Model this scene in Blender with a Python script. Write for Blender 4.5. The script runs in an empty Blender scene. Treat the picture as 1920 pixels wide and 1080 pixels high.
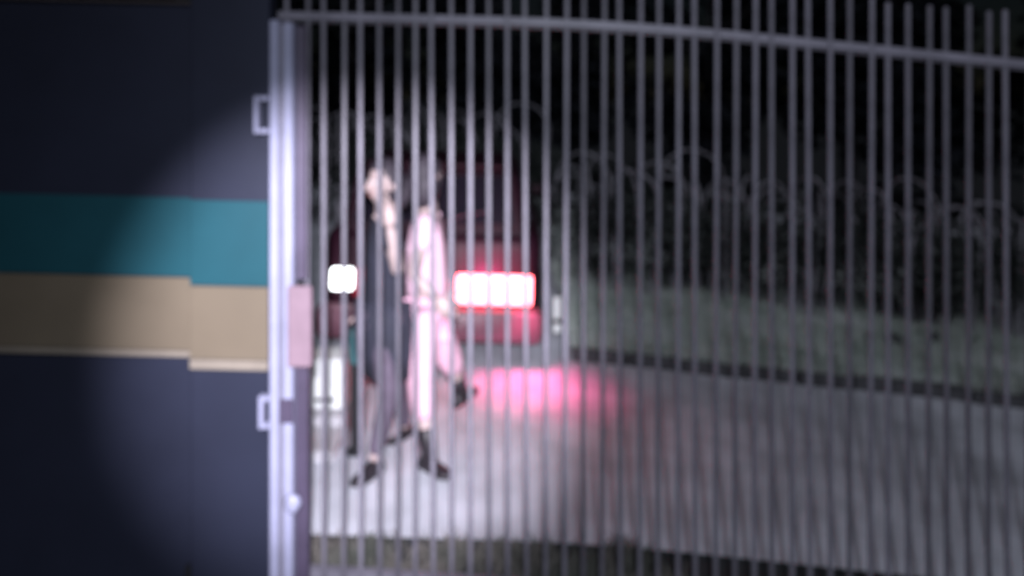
import bpy, bmesh, math, random
from mathutils import Vector, Matrix, Quaternion
R = math.radians
random.seed(7)
SC = bpy.context.scene
COL = SC.collection

# ------------------------------------------------------------------ camera, world, light
CAM_Z, FPX, HOR = 1.98, 1400.0, 178.0
cam_d = bpy.data.cameras.new('camera')
cam = bpy.data.objects.new('camera', cam_d); COL.objects.link(cam)
cam.location = (0, 0, CAM_Z); cam.rotation_euler = (R(90), 0, 0)
cam_d.sensor_width = 36; cam_d.lens = 36 * FPX / 1920
cam_d.shift_y = -(540 - HOR) / 1920
cam_d.clip_start = .05; cam_d.clip_end = 800
cam_d.dof.use_dof = True; cam_d.dof.focus_distance = .62; cam_d.dof.aperture_fstop = 3.1
SC.camera = cam

SUN_EL, SUN_AZ = 42, 168            # a faint high light from behind the camera
world = bpy.data.worlds.new('World'); SC.world = world; world.use_nodes = True
wn, wl = world.node_tree.nodes, world.node_tree.links
sky = wn.new('ShaderNodeTexSky'); sky.sky_type = 'NISHITA'; sky.sun_disc = False
sky.sun_elevation = R(SUN_EL); sky.sun_rotation = R(SUN_AZ); sky.dust_density = 0.3
wl.new(sky.outputs[0], wn['Background'].inputs[0]); wn['Background'].inputs[1].default_value = .0008
sun_d = bpy.data.lights.new('sun', 'SUN'); sun_d.energy = .72; sun_d.angle = R(14); sun_d.color = (.84, .88, 1)
sun = bpy.data.objects.new('sun', sun_d); COL.objects.link(sun)
dirv = Vector((math.sin(R(SUN_AZ)) * math.cos(R(SUN_EL)), math.cos(R(SUN_AZ)) * math.cos(R(SUN_EL)), math.sin(R(SUN_EL))))
sun.rotation_euler = dirv.to_track_quat('Z', 'Y').to_euler()

def P(px, py, D):                    # photo pixel at distance D -> point
    return Vector(((px - 960) / FPX * D, D, CAM_Z - (py - HOR) / FPX * D))

# the hand torch whose round beam the photograph shows: bright core and weak spill
def torch(name, power, size, blend, aim, rad, col, loc):
    l = bpy.data.lights.new(name, 'SPOT'); l.energy = power; l.spot_size = R(size); l.spot_blend = blend
    l.shadow_soft_size = rad; l.color = col
    o = bpy.data.objects.new(name, l); COL.objects.link(o)
    o.location = loc
    o.rotation_euler = (o.location - aim).to_track_quat('Z', 'Y').to_euler()
torch('torch_core', 1950, 35, .66, P(692, 618, 3.7), .02, (.90, .87, 1.0), (.01, -.25, 2.2))
torch('torch_spill', 300, 126, .85, P(1560, 830, 4.0), .02, (.80, .86, 1.0), (.085, -.42, 2.22))

SC.view_settings.view_transform = 'Standard'; SC.view_settings.look = 'None'
SC.view_settings.exposure = 0; SC.view_settings.gamma = 1; SC.view_settings.use_curve_mapping = False
SC.render.engine = 'CYCLES'
SC.cycles.use_denoising = True
SC.cycles.max_bounces = 6
SC.cycles.sample_clamp_indirect = 4

# ------------------------------------------------------------------ helpers
def mat(name, col, rough=.6, metal=0, noise=.0, nscale=8, bump=0, bscale=60, col2=None, emit=None, estr=0, spec=.5):
    m = bpy.data.materials.new(name); m.use_nodes = True
    n, l = m.node_tree.nodes, m.node_tree.links
    b = n['Principled BSDF']
    b.inputs['Base Color'].default_value = (*col, 1); b.inputs['Roughness'].default_value = rough
    b.inputs['Metallic'].default_value = metal
    b.inputs['Specular IOR Level'].default_value = spec
    tc = n.new('ShaderNodeTexCoord')
    if noise or col2:
        t = n.new('ShaderNodeTexNoise'); t.inputs['Scale'].default_value = nscale; t.inputs['Detail'].default_value = 6
        l.new(tc.outputs['Object'], t.inputs['Vector'])
        r = n.new('ShaderNodeValToRGB')
        c2 = col2 or tuple(min(1, c * (1 + noise)) for c in col)
        c1 = col if col2 else tuple(c * (1 - noise) for c in col)
        r.color_ramp.elements[0].position = .32; r.color_ramp.elements[1].position = .68
        r.color_ramp.elements[0].color = (*c1, 1); r.color_ramp.elements[1].color = (*c2, 1)
        l.new(t.outputs[0], r.inputs[0]); l.new(r.outputs[0], b.inputs['Base Color'])
    if bump:
        t2 = n.new('ShaderNodeTexNoise'); t2.inputs['Scale'].default_value = bscale; t2.inputs['Detail'].default_value = 4
        l.new(tc.outputs['Object'], t2.inputs['Vector'])
        bp = n.new('ShaderNodeBump'); bp.inputs['Strength'].default_value = bump; bp.inputs['Distance'].default_value = .01
        l.new(t2.outputs[0], bp.inputs['Height']); l.new(bp.outputs[0], b.inputs['Normal'])
    if emit:
        b.inputs['Emission Color'].default_value = (*emit, 1); b.inputs['Emission Strength'].default_value = estr
    return m

M = {
 'road':   mat('pale_worn_concrete', (.50, .51, .56), .85, noise=.2, nscale=2.6, bump=.5, bscale=90),
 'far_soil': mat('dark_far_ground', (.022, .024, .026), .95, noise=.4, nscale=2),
 'soil':   mat('dark_soil', (.07, .068, .06), .95, noise=.4, nscale=5, bump=.6, bscale=30),
 'kerb':   mat('dark_kerb_stone', (.055, .055, .06), .9, noise=.4, nscale=9, bump=.4, bscale=40),  # very dark stone tone, mottled at random
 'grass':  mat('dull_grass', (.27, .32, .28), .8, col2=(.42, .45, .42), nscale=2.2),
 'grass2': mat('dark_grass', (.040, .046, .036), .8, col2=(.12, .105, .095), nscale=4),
 'navy':   mat('navy_paint', (.0145, .017, .0315), .55, noise=.12, nscale=2.5, bump=.05, bscale=14, spec=.25),
 'teal':   mat('teal_paint', (.008, .054, .070), .55, noise=.10, nscale=3, spec=.25),
 'beige':  mat('beige_paint', (.118, .095, .067), .6, noise=.08, nscale=3, spec=.25),
 'lip':    mat('lit_beige_edge', (.175, .15, .122), .6, noise=.1, nscale=6, spec=.25),  # beige made paler: light caught by the ledge is put into the colour
 'cap':    mat('brown_capping', (.06, .05, .05), .6, noise=.2, nscale=6, spec=.2),
 'bar':    mat('grey_fence_paint', (.104, .098, .119), .5, noise=.22, nscale=7, bump=.1, bscale=40, spec=.35),
 'post':   mat('galvanised_steel', (.225, .23, .32), .45, noise=.12, nscale=6, bump=.08, bscale=50, spec=.5),
 'stile':  mat('shaded_violet_steel', (.045, .035, .06), .5, noise=.2, nscale=6),  # shade on the set-back stile is put into this darker colour
 'plate':  mat('pinkish_lock_plate', (.17, .115, .14), .5, noise=.15, nscale=9),
 'black':  mat('black_steel', (.01, .01, .012), .5, noise=.2, nscale=9),
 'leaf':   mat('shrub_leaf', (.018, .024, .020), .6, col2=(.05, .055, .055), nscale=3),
 'twig':   mat('grey_twig', (.25, .24, .27), .8, noise=.3, nscale=8),
 'white':  mat('off_white_paint', (.72, .74, .72), .6, noise=.08, nscale=5),
 'conc':   mat('step_concrete', (.42, .41, .43), .85, noise=.15, nscale=5, bump=.3, bscale=60),
 'skin':   mat('skin', (.47, .36, .345), .5, noise=.08, nscale=12),
 'hair':   mat('dark_hair', (.034, .027, .036), .55, noise=.4, nscale=40, bump=.6, bscale=120),
 'coat':   mat('dark_navy_cloth', (.020, .021, .035), .8, noise=.25, nscale=9, bump=.4, bscale=25),
 'trous':  mat('plum_grey_cloth', (.10, .078, .11), .8, noise=.25, nscale=9, bump=.4, bscale=25),
 'tee':    mat('glow_tinted_pale_cloth', (.80, .53, .64), .8, noise=.08, nscale=8, bump=.4, bscale=22),  # pale shirt with the red lamp's pink glow put into its colour
 'pink':   mat('glow_tinted_pink_cloth', (.82, .48, .60), .8, noise=.08, nscale=8, bump=.4, bscale=22),  # pink trousers, deepened by painting in the red lamp's glow
 'shoe':   mat('black_shoe', (.018, .014, .018), .5, noise=.3, nscale=12),
 'eye':    mat('eye_white', (.7, .7, .7), .2, noise=.03), 'lips': mat('lips', (.34, .15, .14), .5, noise=.1),
 'car':    mat('maroon_car_paint', (.020, .005, .011), .5, noise=.2, nscale=3, spec=.2),
 'trimp':  mat('dark_plastic', (.02, .02, .022), .6, noise=.2, nscale=12),
 'bump':   mat('bumper_paint', (.13, .06, .08), .4, noise=.1, nscale=5),
 'glass':  mat('dark_car_glass', (.012, .010, .016), .08, noise=.1),
 'tyre':   mat('tyre_rubber', (.018, .018, .018), .85, noise=.2, nscale=20),
 'rim':    mat('wheel_rim', (.4, .4, .42), .35, .8, noise=.1),
 'num':    mat('plate_white', (.6, .6, .58), .5, noise=.04),
 'redoff': mat('red_lens_unlit', (.25, .01, .02), .2, noise=.1),
 'redlit': mat('red_lens_lit', (.5, .05, .08), .3, emit=(1, .125, .16), estr=13),
 'whilit': mat('white_lens_lit', (.8, .8, .8), .3, emit=(.93, .98, 1), estr=6),
 'tealb':  mat('teal_bollard_band', (.035, .10, .11), .5, noise=.15, nscale=9),
 'stone':  mat('dark_stone', (.03, .033, .033), .9, noise=.4, nscale=7, bump=.5, bscale=18),
}

def link(name, bm, m, parent=None, smooth=False, kind=None):
    me = bpy.data.meshes.new(name)
    if isinstance(bm, bmesh.types.BMesh):
        bmesh.ops.recalc_face_normals(bm, faces=bm.faces)
        bm.to_mesh(me); bm.free()
    else:
        me = bm
    me.materials.append(m) if len(me.materials) == 0 else None
    if smooth:
        for p in me.polygons: p.use_smooth = True
    o = bpy.data.objects.new(name, me); COL.objects.link(o)
    if parent: o.parent = parent
    if kind: o['kind'] = kind
    return o
def thing(name, label, cat, loc=(0, 0, 0), rot=(0, 0, 0), group=None):
    o = bpy.data.objects.new(name, None); COL.objects.link(o)
    o.location = loc; o.rotation_euler = rot; o.empty_display_size = .1
    o['label'] = label; o['category'] = cat
    if group: o['group'] = group
    return o
def tag(o, label, cat, group=None):
    o['label'] = label; o['category'] = cat
    if group: o['group'] = group
    return o
def box(bm, x0, x1, y0, y1, z0, z1, bev=0, shear=0, seg=1):
    """axis box; shear lowers z with x (dz/dx)"""
    vs = [bm.verts.new((x, y, z + shear * (x - x0))) for x in (x0, x1) for y in (y0, y1) for z in (z0, z1)]
    idx = [(0, 1, 3, 2), (4, 6, 7, 5), (0, 4, 5, 1), (2, 3, 7, 6), (0, 2, 6, 4), (1, 5, 7, 3)]
    fs = [bm.faces.new([vs[i] for i in f]) for f in idx]
    if bev:
        es = list({e for f in fs for e in f.edges})
        bmesh.ops.bevel(bm, geom=es, offset=bev, segments=seg, affect='EDGES', profile=.6)
    return bm
def nb(): return bmesh.new()
def tube(bm, pts, rads, n=8, cap=True):
    pts = [Vector(p) for p in pts]; rings = []
    prev = None
    for i, p in enumerate(pts):
        t = (pts[min(i + 1, len(pts) - 1)] - pts[max(i - 1, 0)]).normalized()
        if prev is None:
            a = t.orthogonal().normalized()
        else:
            a = (prev - t * prev.dot(t))
            a = a.normalized() if a.length > 1e-6 else t.orthogonal().normalized()
        prev = a; b = t.cross(a)
        r = rads[i] if isinstance(rads, (list, tuple)) else rads
        rings.append([bm.verts.new(p + (a * math.cos(2 * math.pi * k / n) + b * math.sin(2 * math.pi * k / n)) * r) for k in range(n)])
    for i in range(len(rings) - 1):
        for k in range(n):
            bm.faces.new((rings[i][k], rings[i][(k + 1) % n], rings[i + 1][(k + 1) % n], rings[i + 1][k]))
    if cap:
        bm.faces.new(rings[0][::-1]); bm.faces.new(rings[-1])
    return bm
def ellip(bm, c, r, rot=None, u=12, v=8):
    mtx = Matrix.Translation(c) @ (rot.to_matrix().to_4x4() if rot else Matrix.Identity(4)) @ Matrix.Diagonal((*r, 1))
    bmesh.ops.create_uvsphere(bm, u_segments=u, v_segments=v, radius=1, matrix=mtx)
def loft(bm, rings, close=True):
    vs = [[bm.verts.new(p) for p in r] for r in rings]
    n = len(rings[0])
    for i in range(len(vs) - 1):
        for k in range(n):
            bm.faces.new((vs[i][k], vs[i][(k + 1) % n], vs[i + 1][(k + 1) % n], vs[i + 1][k]))
    if close:
        bm.faces.new(vs[0][::-1]); bm.faces.new(vs[-1])
    return bm
def lerp(a, b, t): return a + (b - a) * t

# ------------------------------------------------------------------ terrain: the street falls to the right
_G = {}
def _slope(x):
    if x < -12: return 0
    if x < -.1: return -.03
    if x < .9: return lerp(-.03, -.105, (x + .1) / 1.0)
    if x < 6: return -.105
    if x < 12: return lerp(-.105, 0, (x - 6) / 6)
    return 0
_xs = [-14 + i * .05 for i in range(560)]
_zs = [0.0]
for i in range(1, len(_xs)): _zs.append(_zs[-1] + _slope((_xs[i] + _xs[i - 1]) / 2) * .05)
_z0 = _zs[int((-.8 + 14) / .05)]
def g(x):
    t = (x + 14) / .05
    if t <= 0: return _zs[0] - _z0
    if t >= len(_xs) - 1: return _zs[-1] - _z0
    i = int(t); return lerp(_zs[i], _zs[i + 1], t - i) - _z0

def sheet(name, xs, ys, m, dz=0, jitter=0, kind='structure', edge=None):
    bm = nb(); grid = []
    for j, y in enumerate(ys):
        row = []
        for x in xs:
            yy = y + (edge(x) if (edge and j == 0) else 0)
            row.append(bm.verts.new((x, yy, g(x) + dz + random.uniform(-jitter, jitter))))
        grid.append(row)
    for j in range(len(ys) - 1):
        for i in range(len(xs) - 1):
            bm.faces.new((grid[j][i], grid[j][i + 1], grid[j + 1][i + 1], grid[j + 1][i]))
    return link(name, bm, m, smooth=True, kind=kind)

def span(a, b, n): return [a + (b - a) * i / n for i in range(n + 1)]
GX = [-400, -100, -40] + span(-14, 14, 84) + [40, 100, 400]
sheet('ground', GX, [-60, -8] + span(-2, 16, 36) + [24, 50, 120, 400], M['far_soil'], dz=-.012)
RX = span(-14, 14, 112)
sheet('road', RX, [3.36] + span(3.5, 12, 17) + [16], M['road'], dz=0)
VX = span(.46, 14, 70)
def verge_y(x): return 5.72 + .03 * math.sin(x * 2.1) - .012 * max(0, x - 2)
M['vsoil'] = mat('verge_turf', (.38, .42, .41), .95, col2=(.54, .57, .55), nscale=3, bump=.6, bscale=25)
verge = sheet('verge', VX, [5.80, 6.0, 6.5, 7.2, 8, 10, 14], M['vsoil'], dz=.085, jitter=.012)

# kerb: a run of separate dark stones along the far side of the road
kerb = link('kerb', box(nb(), .46, 14, 5.76, 5.80, -.3, -.02), M['soil'], kind='structure')
# (bed follows the slope)
for v in kerb.data.vertices: v.co.z += g(v.co.x)
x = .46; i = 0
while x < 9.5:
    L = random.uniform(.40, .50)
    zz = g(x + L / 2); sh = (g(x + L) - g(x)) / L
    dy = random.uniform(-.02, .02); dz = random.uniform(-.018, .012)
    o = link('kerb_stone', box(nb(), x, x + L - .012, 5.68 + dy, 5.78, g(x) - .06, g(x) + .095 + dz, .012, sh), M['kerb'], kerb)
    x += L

# ------------------------------------------------------------------ grass
def grass(name, n, sampler, hmin, hmax, m, w=.006):
    vs, fs = [], []
    for _ in range(n):
        x, y, dz, hs = sampler()
        z = g(x) + dz; a = random.uniform(0, 6.283); h = random.uniform(hmin, hmax) * hs
        ca, sa = math.cos(a), math.sin(a); lx, ly = random.gauss(0, .35) * h, random.gauss(0, .35) * h
        b = len(vs)
        vs += [(x - ca * w, y - sa * w, z - .01), (x + ca * w, y + sa * w, z - .01),
               (x + lx * .4 + ca * w * .7, y + ly * .4 + sa * w * .7, z + h * .6), (x + lx, y + ly, z + h)]
        fs += [(b, b + 1, b + 2), (b, b + 2, b + 3)]
    me = bpy.data.meshes.new(name); me.from_pydata(vs, [], fs); me.update()
    return link(name, me, m, kind='stuff')
def s_verge():
    y = 5.74 + 3.0 * random.random() ** 1.5
    x = random.uniform(.46, 7.6)
    return x, y, .08, 1 + .7 * math.sin(x * 3.1 + 1) * math.sin(y * 4 + x)
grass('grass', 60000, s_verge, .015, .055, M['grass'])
clumps = [(random.uniform(-1.05, .70), random.uniform(2.95, 3.28)) for _ in range(70)]
def s_near():
    cx, cy = random.choice(clumps)
    return random.gauss(cx, .05), min(3.40, random.gauss(cy, .04)), -.01, random.uniform(.5, 1.3)
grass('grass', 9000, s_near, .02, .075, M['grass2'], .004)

# ------------------------------------------------------------------ bar fence
def fy(x): return 2.92 - .053 * (x + .83)
fence = thing('bar_fence', 'tall grey steel fence of thin upright bars standing across the whole street', 'fence', (-.83, 2.92, g(-.83)))
F0 = Vector(fence.location)
def bar_mesh(w, d, h, tip):
    bm = nb(); box(bm, -w / 2, w / 2, -d / 2, d / 2, 0, h, .0045)
    for v in bm.verts:
        if v.co.z > h - .004: v.co.x *= tip; v.co.y *= tip
    return bm
nt = M['bar'].node_tree; oi = nt.nodes.new('ShaderNodeObjectInfo'); hv = nt.nodes.new('ShaderNodeHueSaturation'); mr = nt.nodes.new('ShaderNodeMapRange')
mr.inputs['To Min'].default_value = .72; mr.inputs['To Max'].default_value = 1.3
pb = nt.nodes['Principled BSDF']; src = pb.inputs['Base Color'].links[0].from_socket
nt.links.new(oi.outputs['Random'], mr.inputs['Value']); nt.links.new(mr.outputs[0], hv.inputs['Value']); nt.links.new(src, hv.inputs['Color']); nt.links.new(hv.outputs[0], pb.inputs['Base Color'])
base = None
px0 = (577 - 960) / FPX * 2.932
k = -1
while True:
    x = px0 + k * .0715 + (random.uniform(-.0028, .0028))
    if x > 3.6: break
    kk = k; k += 1
    if base is None:
        o = link('bar', bar_mesh(.0175, .015, 2.60, .55), M['bar'], fence); base = o
    else:
        o = base.copy(); COL.objects.link(o); o.parent = fence
    o.location = Vector((x, fy(x), g(x) - .12 + random.uniform(-.012, .012))) - F0
    o.rotation_euler = (random.gauss(0, .003), random.gauss(0, .0022), random.gauss(0, .06))
def rail(zc, h, name='rail'):
    rings = []
    xs = span(px0 - .11, 3.6, 48)
    for x in xs:
        y, z = fy(x) + .012, g(x) + zc
        rings.append([(x - F0.x, y - F0.y + a, z - F0.z + b) for a, b in ((.0, -h / 2), (.034, -h / 2), (.038, -h / 2 + .004), (.038, h / 2 - .004), (.034, h / 2), (.0, h / 2))])
    return link(name, loft(nb(), rings), M['bar'], fence)
rail(2.288, .040); rail(.10, .04)
# the rail's front strip, level with the bars
for zc in (2.290,):
    rings = []
    for x in span(px0 - .11, 3.6, 48):
        rings.append([(x - F0.x, fy(x) - .0135 - F0.y + a, g(x) + zc + b - F0.z) for a, b in ((.004, -.016), (.004, .016), (0, .013), (0, -.013))])
    link('rail_strip', loft(nb(), rings), M['bar'], fence)

# ------------------------------------------------------------------ gate post with brackets and lock
XP = (531 - 960) / FPX * 2.86
post = thing('gate_post', 'pale galvanised gate post with brackets, lock plate and knob beside the striped wall', 'post', (XP, 2.86, g(XP)))
zt = 2.265
link('tube', box(nb(), -.045, -.010, -.03, .03, -.25, zt, .006), M['post'], post)
link('tube', box(nb(), .006, .044, -.03, .03, -.25, zt - .01, .006), M['post'], post)
link('web', box(nb(), -.0105, .0065, -.006, .02, -.25, zt - .015), M['bar'], post)
link('stile', box(nb(), .047, .096, .000, .03, -.25, 1.02, .003), M['stile'], post)
link('stile', box(nb(), .047, .085, .004, .03, 1.27, zt - .02, .003), M['stile'], post)
def bracket(zc, h, w):
    bm = nb()
    box(bm, -.045 - w, -.045 - w + .017, -.034, .0, zc - h / 2, zc + h / 2, .003)
    box(bm, -.045 - w + .018, -.046, -.034, .0, zc + h / 2 - .020, zc + h / 2 - .001, .003)
    box(bm, -.045 - w + .018, -.046, -.034, .0, zc - h / 2 + .001, zc - h / 2 + .020, .003)
    return bm
def pz(py, D=2.84): return CAM_Z - (py - HOR) / FPX * D - g(XP)
link('bracket', bracket(pz(215), .145, .058), M['post'], post)
link('bracket', bracket(pz(772), .125, .040), M['post'], post)
link('lock_plate', box(nb(), .030, .122, -.052, -.034, pz(684), pz(533), .006), M['plate'], post)
bm = nb(); box(bm, -.005, .05, -.040, -.032, pz(790), pz(745), .003); link('hasp', bm, M['stile'], post)
bm = nb(); tube(bm, [(.052, -.02, pz(933)), (.052, -.045, pz(933)), (.052, -.055, pz(933)), (.052, -.066, pz(933))], [.014, .016, .034, .028], 14); ellip(bm, (.052, -.068, pz(933)), (.028, .012, .036))
link('knob', bm, M['post'], post, True)

# ------------------------------------------------------------------ striped sheet metal wall (left)
XS = -1.262
wall = thing('metal_wall', 'dark navy sheet metal wall with teal and beige stripes left of the gate post', 'wall', (XS, 2.97, g(XS)))
gl = g(XS)
def sl(bm): return bm
S = -.024
def wz(py, D=2.965): return CAM_Z - (py - HOR) / FPX * D - gl
xL = -3.9
def shz(z): return z - S * 0 + (xL) * S      # z at the far left end so that z is right at x=0 (the seam)
def strip(name, x0, x1, yf, yb, z0, z1, m, bev=.004, zref=0):
    # z0,z1 given at x=zref
    off = (x0 - zref) * S
    return link(name, box(nb(), x0, x1, yf, yb, z0 + off, z1 + off, bev, S), m, wall)
strip('panel', xL, -.003, 0, .05, -.3, wz(10), M['navy'])
strip('capping', xL, -.003, -.012, .062, wz(10) + .002, wz(3), M['cap'])
strip('teal_stripe', xL, -.004, -.008, -.001, wz(519), wz(371), M['teal'], .002)
strip('beige_stripe', xL, -.004, -.009, -.001, wz(657), wz(521), M['beige'], .002)
strip('stripe_edge', xL, -.004, -.016, -.001, wz(669), wz(658), M['lip'], .003)
DR = 2.93
xe = (506 - 960) / FPX * DR - XS
def wr(py): return wz(py, DR)
strip('door_leaf', 0, xe, -.04, .04, -.3, wr(-28), M['navy'], .004)
strip('teal_stripe', .0015, xe - .003, -.048, -.0405, wr(533), wr(374), M['teal'], .002)
strip('beige_stripe', .0015, xe - .003, -.049, -.0405, wr(671), wr(535), M['beige'], .002)
strip('stripe_edge', .0015, xe - .003, -.056, -.0405, wr(690), wr(672), M['lip'], .003)
bm = nb(); tube(bm, [(-.012, -.03, wz(1200)), (-.012, -.03, wz(1052))], .011, 8); box(bm, -.03, .006, -.022, -.002, wz(1125), wz(1060), .003)
link('drop_bolt', bm, M['black'], wall)

# ------------------------------------------------------------------ steps, box, bollard
XST = (560 - 960) / FPX * 4.5
st = thing('concrete_steps', 'low pale concrete steps behind the fence left of the dark bollard', 'steps', (XST, 0, g(XST)))
xr = (652 - 960) / FPX * 4.4 - XST
for (a, b, h) in ((4.02, 4.34, .045), (4.345, 4.72, .09), (4.725, 5.2, .135)):
    link('step', box(nb(), -1.0, xr + random.uniform(-.01, .01), a, b, -.1, h, .008), M['conc'], st)
XB = (618 - 960) / FPX * 4.55
wb = thing('utility_box', 'small white utility box standing on the concrete steps', 'box', (XB, 4.54, g(XST) + .09))
link('case', box(nb(), -.125, .125, -.10, .10, .004, .27, .012), M['white'], wb)
link('lid', box(nb(), -.134, .134, -.11, .11, .272, .305, .008), M['white'], wb)
link('vent', box(nb(), -.06, .06, -.106, -.1005, .05, .075, .002), M['trimp'], wb)
XO = (666 - 960) / FPX * 4.13
bo = thing('bollard', 'slim dark bollard with a dull teal top between the steps and the walkers', 'bollard', (XO, 4.13, g(XO)))
bm = nb(); tube(bm, [(0, 0, -.05), (0, 0, .50)], .027, 14); link('post', bm, M['black'], bo, False)
bm = nb(); tube(bm, [(0, 0, .501), (0, 0, .66), (0, 0, .69), (0, 0, .70)], [.034, .034, .028, .012], 14); link('cap', bm, M['tealb'], bo)
bm = nb(); tube(bm, [(0, 0, -.02), (0, 0, .02), (0, 0, .03)], [.05, .05, .03], 14); link('base_ring', bm, M['black'], bo)

# ------------------------------------------------------------------ car seen from behind
XC = -.615
car = thing('parked_car', 'maroon hatchback seen from behind with one red and one white rear lamp lit', 'car', (XC, 5.46, g(XC) + .0), (0, math.atan(.03), 0))
def rr(hw, z0, z1, y, rad=.10, n=4):
    pts = []
    for cx, cz, a0 in ((hw - rad, z1 - rad, 0), (-hw + rad, z1 - rad, 90), (-hw + rad, z0 + rad, 180), (hw - rad, z0 + rad, 270)):
        for k in range(n + 1):
            a = R(a0 + 90 * k / n); pts.append((cx + rad * math.cos(a), y, cz + rad * math.sin(a)))
    return pts
low = [(0.02, .70, .34, .90), (.06, .78, .28, .95), (.18, .81, .25, .985), (.6, .82, .22, .985), (1.6, .83, .20, .97), (2.6, .83, .20, .955),
       (3.2, .815, .22, .90), (3.6, .78, .25, .82), (3.85, .70, .30, .74), (3.95, .58, .36, .64)]
link('body', loft(nb(), [rr(hw, a, b, y, min(.12, (b - a) * .35)) for y, hw, a, b in low]), M['car'], car, True)
def trap(y, hb, ht, z0, z1):
    r = .05
    return [(hb, y, z0), (ht + .012, y, z1 - r), (ht - r, y, z1), (-ht + r, y, z1), (-ht - .012, y, z1 - r), (-hb, y, z0)]
cab = [(.10, .73, .70, .90, .99), (.20, .735, .66, .90, 1.17), (.34, .74, .61, .90, 1.41), (.50, .74, .60, .90, 1.455), (1.1, .745, .60, .90, 1.475), (1.7, .745, .60, .90, 1.45),
       (2.1, .74, .61, .90, 1.31), (2.85, .72, .70, .88, .955)]
link('roof', loft(nb(), [trap(*c) for c in cab]), M['car'], car)
def panel(pts, off, thick):
    """a thin plate through 4 points, moved out by off along its normal"""
    p = [Vector(a) for a in pts]; n = (p[1] - p[0]).cross(p[3] - p[0]).normalized()
    bm = nb(); a = [bm.verts.new(q + n * off) for q in p]; b = [bm.verts.new(q + n * (off - thick)) for q in p]
    bm.faces.new(a); bm.faces.new(b[::-1])
    for i in range(4): bm.faces.new((a[i], b[i], b[(i + 1) % 4], a[(i + 1) % 4]))
    return bm
link('rear_window', panel([(-.60, .135, 1.03), (.60, .135, 1.03), (.53, .318, 1.365), (-.53, .318, 1.365)], .012, .03), M['glass'], car)
link('windscreen', panel([(.62, 2.74, 1.0), (-.62, 2.74, 1.0), (-.54, 2.16, 1.285), (.54, 2.16, 1.285)], .016, .03), M['glass'], car)
for s in (1, -1):
    for (ya, yb) in ((.55, 1.22), (1.30, 2.05)):
        q = [(s * .735, ya, 1.0), (s * .735, yb, 1.0), (s * .632, yb, 1.33), (s * .632, ya, 1.36)]
        if s < 0: q = q[::-1]
        link('side_window', panel(q, .012, .03), M['glass'], car)
    bm = nb(); box(bm, s * .84 - .07, s * .84 + .07, 2.15, 2.25, 1.0, 1.1, .03, seg=2); link('mirror', bm, M['car'], car)
    for y in (.72, 3.15):
        w = nb(); tube(w, [(s * .66, y, .30), (s * .68, y, .30), (s * .83, y, .30), (s * .845, y, .30)], [.27, .30, .30, .27], 24); o = link('wheel', w, M['tyre'], car)
        w = nb(); tube(w, [(s * .80, y, .30), (s * .85, y, .30)], [.19, .17], 16); link('rim', w, M['rim'], o)
link('bumper', loft(nb(), [rr(.80, .22, .42, -.07, .05), rr(.83, .20, .435, -.04, .06), rr(.835, .20, .44, .05, .06), rr(.825, .20, .44, .3, .06)]), M['bump'], car, True)
link('spoiler', box(nb(), -.55, .55, .24, .52, 1.435, 1.468, .012), M['car'], car)
link('number_plate', box(nb(), -.26, .13, -.012, .012, .52, .63, .004), M['num'], car)
link('boot_handle', box(nb(), -.15, .15, -.02, .02, .72, .755, .01), M['trimp'], car)
bm = nb(); tube(bm, [(.0, .12, 1.02), (.22, .15, 1.09), (.42, .165, 1.13)], [.012, .009, .006], 6); link('wiper', bm, M['trimp'], car)
def lamp_shape(x0, x1, z0, z1):
    bm = nb(); box(bm, x0, x1, -.035, .10, z0, z1, .025, seg=2); return bm
o = link('tail_lamp', lamp_shape(.19, .745, .470, .680), M['redlit'], car); o['label'] = 'lit red rear lamp'
o = link('tail_lamp', lamp_shape(-.725, -.565, .545, .70), M['whilit'], car); o['label'] = 'lit white rear lamp'
link('tail_lens', lamp_shape(-.560, -.28, .50, .71), M['redoff'], car)
# bulb light of the red lamp: shines back towards the street, mostly down
bl = bpy.data.lights.new('brake_bulb', 'SPOT'); bl.energy = 58; bl.color = (1, .10, .32); bl.spot_size = R(100); bl.spot_blend = 1; bl.shadow_soft_size = .08
b = bpy.data.objects.new('brake_bulb', bl); COL.objects.link(b); b.parent = car; b.location = (.70, -.20, .60)
b.rotation_euler = Vector((-.08, .10, .95)).to_track_quat('Z', 'Y').to_euler()

gl_ = bpy.data.lights.new('added_halo', 'SPOT'); gl_.spot_size = R(140); gl_.spot_blend = .6; gl_.energy = 28; gl_.color = (1, .08, .30); gl_.shadow_soft_size = .05  # added spot facing the car back, imitates the red lamp's halo
b = bpy.data.objects.new('added_halo', gl_); COL.objects.link(b); b.parent = car; b.location = (.45, -.20, .66); b.rotation_euler = Vector((0, -1, -.25)).to_track_quat('Z', 'Y').to_euler()

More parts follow.
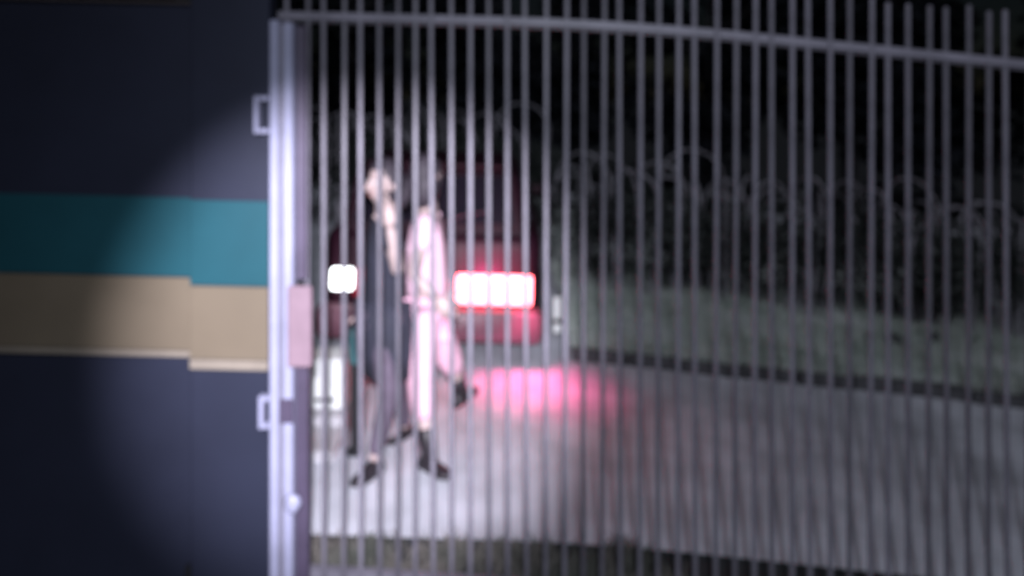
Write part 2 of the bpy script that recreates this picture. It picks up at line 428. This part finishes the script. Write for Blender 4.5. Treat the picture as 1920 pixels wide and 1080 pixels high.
# ------------------------------------------------------------------ people
def skin(verts, edges, radii, sub=1, root=0):
    me = bpy.data.meshes.new('tmp'); me.from_pydata([tuple(v) for v in verts], edges, []); me.update()
    o = bpy.data.objects.new('tmp', me); COL.objects.link(o)
    o.modifiers.new('s', 'SKIN'); d = me.skin_vertices[0].data
    for i, r in enumerate(radii):
        d[i].radius = (r, r) if not isinstance(r, tuple) else r
        d[i].use_root = (i == root)
    s = o.modifiers.new('u', 'SUBSURF'); s.levels = sub; s.render_levels = sub
    dg = bpy.context.evaluated_depsgraph_get()
    out = bpy.data.meshes.new_from_object(o.evaluated_get(dg))
    bpy.data.objects.remove(o); bpy.data.meshes.remove(me)
    return out
def chains(chs, sub=2, root=0):
    """chs: list of lists of (point, radius); equal points are shared"""
    vs, rs, es, key = [], [], [], {}
    for ch in chs:
        last = None
        for p, r in ch:
            k = tuple(round(c, 4) for c in p)
            if k not in key: key[k] = len(vs); vs.append(Vector(p)); rs.append(r)
            i = key[k]
            if last is not None and last != i: es.append((last, i))
            last = i
    return skin(vs, es, rs, sub, root)
def hand(bm, wrist, d, side, curl=.5, s=1.0):
    """palm and five fingers; d: direction from wrist to fingers, side: towards the thumb"""
    d = Vector(d).normalized(); side = Vector(side); side = (side - d * side.dot(d)).normalized(); nrm = d.cross(side)
    q = Matrix((side, d, nrm)).transposed().to_quaternion()
    ellip(bm, Vector(wrist) + d * .045 * s, (.040 * s, .055 * s, .017 * s), q, 12, 8)
    for k, (off, L, r) in enumerate(((.028, .072, .0088), (.010, .082, .0092), (-.009, .076, .0086), (-.027, .060, .0078))):
        p = Vector(wrist) + d * (.080 * s) + side * (off * s); pts = [p - d * (.02 * s), p]; dd = d.copy()
        for j in range(3):
            dd = (Quaternion(side, curl * (.7 + .15 * k)) @ dd); p = p + dd * L * s * (.42, .32, .26)[j]; pts.append(p)
        tube(bm, pts, [r * s, r * s, r * .95 * s, r * .88 * s, r * .6 * s], 8)
    p = Vector(wrist) + d * .025 * s + side * .03 * s; dd = (side * .75 + d * .7).normalized(); pts = [p - side * .012 * s, p]
    for L in (.034, .028):
        p = p + dd * (L * s); pts.append(p); dd = (dd + d * .5 + nrm * curl * .3).normalized()
    tube(bm, pts, [.012 * s, .0115 * s, .0102 * s, .007 * s], 8)

def person(name, label, J, colours, face, height_scale=1, coat=False, long_hair=False, sleeves='short', calf=True, fit=1.0, bob=False):
    root = thing(name, label, 'person', (J['pelvis'].x, J['pelvis'].y, g(J['pelvis'].x)))
    O = Vector(root.location)
    j = {k: v - O for k, v in J.items() if isinstance(v, Vector)}
    f = Vector(face).normalized(); up = (j['head'] - j['neck']).normalized(); f = (f - up * f.dot(up)).normalized(); rt = f.cross(up)
    mid = lambda a, b, t=.5: a.lerp(b, t)
    hd = j['head']
    ch = []
    ch.append([(j['pelvis'], .108), (mid(j['pelvis'], j['chest'], .5), .10), (j['chest'], .115), (j['neckbase'], .060), (j['neck'], .050)])
    for s in 'LR':
        ch.append([(j['pelvis'], .108), (j['hip' + s], .074 * min(1, fit + .05)), (mid(j['hip' + s], j['knee' + s]), .064 * min(1, fit)), (j['knee' + s], .048 * min(1, fit)), (mid(j['knee' + s], j['ank' + s], .35), .048 * min(1, fit)), (j['ank' + s], .034)])
        ch.append([(j['chest'], .115), (j['sho' + s], .052), (mid(j['sho' + s], j['elb' + s]), .043), (j['elb' + s], .036), (mid(j['elb' + s], j['wri' + s], .4), .034), (j['wri' + s], .024)])
    me = chains(ch, 2)
    bm = nb(); bm.from_mesh(me)
    # head: skull, jaw, nose, ears merged into the same mesh
    q = Matrix((rt, f, up)).transposed().to_quaternion()
    tube(bm, [j['neckbase'], j['neck'], hd - up * .03 - f * .015], [.058, .052, .055], 14)
    n0 = len(bm.verts)
    ellip(bm, Vector((0, 0, 0)), (.074, .095, .116), None, 24, 18)
    bm.verts.ensure_lookup_table()
    for v in list(bm.verts)[n0:]:
        x, y, z = v.co
        if z < 0: x *= 1 + z * 2.6; y = y * (1 + z * 1.2) + (-z) * .20 if y > 0 else y * (1 + z * 3.0)
        if y > .05: y = .05 + (y - .05) * .8
        if y > .03 and abs(z - .012) < .022 and .012 < abs(x) < .048: y -= .010      # eye sockets
        v.co = hd + q @ Vector((x, y, z))
    def H(x, y, z): return hd + q @ Vector((x, y, z))
    tube(bm, [H(0, .080, .025), H(0, .096, .0), H(0, .108, -.022), H(0, .088, -.032)], [.008, .010, .014, .009], 8)
    for s in (1, -1): ellip(bm, H(s * .076, -.006, -.005), (.011, .020, .031), q, 8, 8)
    for s in 'LR':
        dv = (j['wri' + s] - j['elb' + s]).normalized()
        hdv = J.get('hd' + s, dv); hand(bm, j['wri' + s], hdv, J.get('th' + s, f), .45)
    link('body', bm, M['skin'], root, True)
    for s in (1, -1):
        bm = nb(); ellip(bm, H(s * .030, .076, .012), (.013, .010, .010), q, 8, 6); link('eye', bm, M['eye'], root, True)
    bm = nb(); ellip(bm, H(0, .090, -.055), (.024, .010, .007), q, 8, 6); link('mouth', bm, M['lips'], root, True)
    # hair: cap over the skull, open at the face
    bm = nb(); ellip(bm, Vector((0, 0, 0)), (.086, .108, .128), None, 28, 20)
    kill = []
    for v in bm.verts:
        x, y, z = v.co
        if y > .035 + .02 * random.random() and z < .062: kill.append(v)
        elif z < (-.075 if not long_hair else -.115): kill.append(v)
        v.co = Vector((x, y, z)) * random.uniform(.975, 1.03)
    bmesh.ops.delete(bm, geom=kill, context='VERTS')
    for v in bm.verts: v.co = hd + q @ (v.co + Vector((0, -.006, .004)))
    if long_hair: ellip(bm, H(0, -.10, -.06), (.055, .05, .10), q, 12, 10)
    link('hair', bm, M['hair'], root, True)
    # upper garment
    top = [[(mid(j['pelvis'], j['chest'], -.02), .140), (mid(j['pelvis'], j['chest'], .5), .122), (j['chest'], .138), (j['neckbase'], .076)]]
    for s in 'LR':
        a = [(j['chest'], .138), (j['sho' + s], .068), (mid(j['sho' + s], j['elb' + s], .55), .060)]
        if sleeves == 'long' or (sleeves == 'mixed' and s == 'R'): a += [(j['elb' + s], .050), (mid(j['elb' + s], j['wri' + s], .9), .040)]
        top.append(a)
    tm = chains(top, 2)
    link('jacket' if coat else 'shirt', tm, colours['top'], root, True)
    if coat:
        rings = []
        for t, rx, ry in ((0, .165, .150), (.3, .178, .165), (.65, .180, .172), (1, .172, .172)):
            c = mid(j['pelvis'], mid(j['kneeL'], j['kneeR']), t * .66) + Vector((0, 0, .14 * (1 - t)))
            rings.append([(c.x + (rx + .012 * math.sin(k * 2.3)) * math.cos(k * math.pi / 10), c.y + ry * math.sin(k * math.pi / 10), c.z + .012 * math.sin(k * 1.7) * t) for k in range(20)])
        link('skirt', loft(nb(), rings), colours['top'], root, True)
    # trousers
    tr = []
    for s in 'LR':
        a = [(j['pelvis'], .122 + .008 * (fit > 1)), (j['hip' + s], .098 * (fit if fit < 1 else 1)), (mid(j['hip' + s], j['knee' + s]), .088 * fit), (j['knee' + s], .072 * fit)]
        a += [(mid(j['knee' + s], j['ank' + s], .5), .064 * fit)]
        if calf: a += [(mid(j['knee' + s], j['ank' + s], .92), .052 * fit)]
        tr.append(a)
    if not calf:
        for s in 'LR':
            bm = nb(); k_, a_ = j['knee' + s], j['ank' + s]
            tube(bm, [mid(k_, a_, .58), mid(k_, a_, .6), mid(k_, a_, .8), mid(k_, a_, 1.05)], [.044, .052, .047, .042], 12); link('sock', bm, M['shoe'], root, True)
    if bob:
        bm = nb(); ellip(bm, H(0, -.035, -.05), (.098, .085, .125), q, 16, 12)
        for v in bm.verts: v.co += Vector((random.uniform(-.006, .006), random.uniform(-.006, .006), 0))
        link('hair_bob', bm, M['hair'], root, True)
    link('trousers', chains(tr, 2), colours['legs'], root, True)
    for s in 'LR':
        t = Vector(J['toe' + s]); a = j['ank' + s]; sole = a + Vector((0, 0, -.075))
        t = t.normalized(); sd = t.cross(Vector((0, 0, 1))).normalized()
        pit = J.get('pit' + s, 0)
        rings = []
        for u, w, h, zb in ((-.07, .026, .05, .004), (-.052, .036, .085, 0), (0, .038, .092, 0), (.05, .042, .066, 0), (.10, .044, .05, .002), (.138, .037, .038, .008), (.156, .020, .024, .012)):
            c = sole + t * u + Vector((0, 0, zb + u * pit)); ring = []
            for k in range(12):
                an = 2 * math.pi * k / 12
                zz = h * .5 + h * .5 * math.sin(an)
                if math.sin(an) < 0: zz = h * .5 + h * .5 * max(-1, math.sin(an) * 1.5)
                ring.append(c + sd * w * math.cos(an) + Vector((0, 0, max(0, zz))))
            rings.append(ring)
        o = link('shoe', loft(nb(), rings), M['shoe'], root, True)
    return root

def G(v): return v
# walker in dark coat: profile to the left, hand raised to the chin
A = {}
A['pelvis'] = P(722, 608, 4.06); A['chest'] = P(722, 452, 4.03); A['neckbase'] = P(724, 400, 4.02); A['neck'] = P(722, 385, 4.02); A['head'] = P(721, 342, 4.01)
A['hipL'] = P(716, 622, 3.97); A['hipR'] = P(728, 622, 4.15)
A['kneeL'] = P(728, 745, 3.92); A['ankL'] = P(700, 866, 3.90)
A['kneeR'] = P(746, 726, 4.24); A['ankR'] = P(760, 803, 4.36)
A['shoL'] = P(729, 424, 3.86); A['elbL'] = P(748, 512, 3.84); A['wriL'] = P(731, 424, 3.80)
A['hdL'] = Vector((-.25, .05, 1)); A['thL'] = Vector((-1, .2, 0))
A['shoR'] = P(720, 424, 4.20); A['elbR'] = P(700, 515, 4.22); A['wriR'] = P(682, 585, 4.16)
A['toeL'] = Vector((-.5, -.85, 0)); A['toeR'] = Vector((-.55, -.8, 0))
person('person', 'walker in a dark knee length coat with one hand raised to the chin', A, {'top': M['coat'], 'legs': M['trous']}, (-.80, -.60, -.1), coat=True, long_hair=True, sleeves='mixed', fit=.78)

# walker in pale clothes: profile to the right, stepping off
B = {}
B['pelvis'] = P(801, 575, 4.16); B['chest'] = P(800, 450, 4.14); B['neckbase'] = P(802, 396, 4.14); B['neck'] = P(801, 380, 4.14); B['head'] = P(800, 331, 4.14)
B['hipL'] = P(805, 592, 4.25); B['hipR'] = P(797, 592, 4.07)
B['kneeR'] = P(789, 722, 4.00); B['ankR'] = P(806, 858, 3.95)
B['kneeL'] = P(842, 668, 4.32); B['ankL'] = P(864, 733, 4.44)
B['shoR'] = P(797, 417, 3.97); B['elbR'] = P(776, 515, 3.95); B['wriR'] = P(818, 562, 3.93)
B['shoL'] = P(806, 417, 4.30); B['elbL'] = P(790, 505, 4.33); B['wriL'] = P(828, 548, 4.33)
B['thR'] = Vector((0, 0, 1)); B['thL'] = Vector((0, 0, 1))
B['toeR'] = Vector((.75, -.65, 0)); B['toeL'] = Vector((.5, .8, 0)); B['pitL'] = .1
person('person', 'dark haired walker in pale shirt and pink trousers stepping forward in front of red lamp', B, {'top': M['tee'], 'legs': M['pink']}, (.55, .84, 0), calf=False, fit=1.12, bob=True)

# ------------------------------------------------------------------ verge details
XM = (1045 - 960) / FPX * 6.25
mp = thing('marker_post', 'small white marker post on the grass verge right of the car', 'post', (XM, 6.25, g(XM) + .085))
link('post', box(nb(), -.035, .035, -.015, .015, -.05, .25, .008), M['white'], mp)
link('band', box(nb(), -.036, .036, -.017, -.0155, .03, .07), M['trimp'], mp)
def stone(px, py, D, r, label):
    p = P(px, py, D); bm = nb(); bmesh.ops.create_icosphere(bm, subdivisions=2, radius=1)
    for v in bm.verts: v.co = Vector((v.co.x * r[0], v.co.y * r[1], v.co.z * r[2])) * random.uniform(.8, 1.15)
    o = link('stone', bm, M['stone'], None, False); o.location = (p.x, D, g(p.x) + .085 + r[2] * .6)
    tag(o, label, 'stone', 'stones on the verge')
stone(1676, 615, 6.7, (.08, .07, .075), 'larger dark stone on the grass verge')
stone(1752, 588, 7.0, (.05, .05, .055), 'smaller dark stone on the verge nearer the shrubs')

# ------------------------------------------------------------------ shrubs behind the verge
def shrub_mesh(seed, n=2600):
    rnd = random.Random(seed); vs, fs = [], []
    lobes = [(rnd.gauss(0, .26), rnd.gauss(0, .2), rnd.uniform(.35, .85), rnd.uniform(.22, .38)) for _ in range(9)]
    for _ in range(n):
        cx, cy, cz, r = rnd.choice(lobes)
        d = Vector((rnd.gauss(0, 1), rnd.gauss(0, 1), rnd.gauss(0, 1))).normalized() * r * rnd.uniform(.55, 1.05)
        c = Vector((cx, cy, max(.05, cz))) + d
        if c.z < .02: continue
        a = Vector((rnd.gauss(0, 1), rnd.gauss(0, 1), rnd.gauss(0, 1))).normalized(); b = a.orthogonal().normalized()
        L, W = rnd.uniform(.03, .055), rnd.uniform(.012, .022); k = len(vs)
        vs += [c - a * L, c + b * W, c + a * L, c - b * W]; fs.append((k, k + 1, k + 2, k + 3))
    me = bpy.data.meshes.new('foliage'); me.from_pydata([tuple(v) for v in vs], [], fs); me.update(); me.materials.append(M['leaf'])
    return me
def stem_mesh(seed):
    rnd = random.Random(seed); bm = nb()
    for _ in range(6):
        a = rnd.uniform(0, 6.283); r = rnd.uniform(.16, .30); h = rnd.uniform(.72, .98); ox, oy = rnd.gauss(0, .25), rnd.gauss(0, .2)
        ca, sa = math.cos(a), math.sin(a); pts = [(ox - ca * r * .6, oy - sa * r * .6, 0)]
        for k in range(9):
            q = math.pi * (1.05 - k * .15); w = r * math.cos(q)
            pts.append((ox + ca * w, oy + sa * w, h + r * 1.1 * math.sin(q)))
        tube(bm, pts, [.016, .014, .013, .012, .012, .011, .010, .009, .008, .006], 5)
    me = bpy.data.meshes.new('stems'); bm.to_mesh(me); bm.free(); me.materials.append(M['twig']); return me
FM = [shrub_mesh(s) for s in (11, 12, 13)]; SM = [stem_mesh(s) for s in (21, 22, 23)]
ordn = ['first', 'second', 'third', 'fourth', 'fifth', 'sixth', 'seventh', 'eighth', 'ninth', 'tenth']
def shrub(x, y, i, sc, label):
    t = thing('shrub', label, 'shrub', (x, y, g(x) + .07), (0, 0, random.uniform(0, 6.28)), 'dark shrubs beyond the verge')
    t.scale = (sc[0], sc[0], sc[1])
    for nm, me in (('foliage', FM[i % 3]), ('stems', SM[(i + 1) % 3])):
        o = bpy.data.objects.new(nm, me); COL.objects.link(o); o.parent = t
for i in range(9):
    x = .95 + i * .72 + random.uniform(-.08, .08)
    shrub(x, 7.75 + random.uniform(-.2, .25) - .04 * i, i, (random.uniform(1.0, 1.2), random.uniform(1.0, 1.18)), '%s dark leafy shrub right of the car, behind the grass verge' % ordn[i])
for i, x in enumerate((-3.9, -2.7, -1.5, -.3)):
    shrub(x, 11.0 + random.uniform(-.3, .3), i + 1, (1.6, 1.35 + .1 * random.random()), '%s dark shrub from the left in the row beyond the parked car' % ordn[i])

# ------------------------------------------------------------------ dark trees beyond
def crown_mesh(seed, n=3200):
    rnd = random.Random(seed); vs, fs = [], []
    lobes = []
    for i in range(16):
        a = rnd.uniform(0, 6.283); r = rnd.uniform(.2, 1.5); z = rnd.uniform(1.2, 5.2)
        lobes.append((math.cos(a) * r * (1 - abs(z - 3) * .15), math.sin(a) * r * (1 - abs(z - 3) * .15), z, rnd.uniform(.55, 1.05)))
    for _ in range(n):
        cx, cy, cz, r = rnd.choice(lobes)
        d = Vector((rnd.gauss(0, 1), rnd.gauss(0, 1), rnd.gauss(0, 1))).normalized() * r * rnd.uniform(.5, 1.08)
        c = Vector((cx, cy, cz)) + d
        a = Vector((rnd.gauss(0, 1), rnd.gauss(0, 1), rnd.gauss(0, 1))).normalized(); b = a.orthogonal().normalized()
        L, W = rnd.uniform(.10, .17), rnd.uniform(.05, .09); k = len(vs)
        vs += [c - a * L, c + b * W, c + a * L, c - b * W]; fs.append((k, k + 1, k + 2, k + 3))
    me = bpy.data.meshes.new('crown'); me.from_pydata([tuple(v) for v in vs], [], fs); me.update(); me.materials.append(M['tleaf']); return me
def trunk_mesh(seed):
    rnd = random.Random(seed); bm = nb()
    tube(bm, [(0, 0, -.2), (.02, .0, .5), (-.04, .03, 1.8), (.05, 0, 3.2), (0, 0, 4.6)], [.2, .16, .12, .08, .03], 9)
    for i in range(7):
        a = i * 2.4 + rnd.random(); z = 1.2 + i * .42; L = rnd.uniform(.8, 1.4)
        tube(bm, [(0, 0, z), (math.cos(a) * L * .5, math.sin(a) * L * .5, z + .35), (math.cos(a) * L, math.sin(a) * L, z + .9)], [.06, .04, .015], 6)
    me = bpy.data.meshes.new('trunk'); bm.to_mesh(me); bm.free(); me.materials.append(M['bark']); return me
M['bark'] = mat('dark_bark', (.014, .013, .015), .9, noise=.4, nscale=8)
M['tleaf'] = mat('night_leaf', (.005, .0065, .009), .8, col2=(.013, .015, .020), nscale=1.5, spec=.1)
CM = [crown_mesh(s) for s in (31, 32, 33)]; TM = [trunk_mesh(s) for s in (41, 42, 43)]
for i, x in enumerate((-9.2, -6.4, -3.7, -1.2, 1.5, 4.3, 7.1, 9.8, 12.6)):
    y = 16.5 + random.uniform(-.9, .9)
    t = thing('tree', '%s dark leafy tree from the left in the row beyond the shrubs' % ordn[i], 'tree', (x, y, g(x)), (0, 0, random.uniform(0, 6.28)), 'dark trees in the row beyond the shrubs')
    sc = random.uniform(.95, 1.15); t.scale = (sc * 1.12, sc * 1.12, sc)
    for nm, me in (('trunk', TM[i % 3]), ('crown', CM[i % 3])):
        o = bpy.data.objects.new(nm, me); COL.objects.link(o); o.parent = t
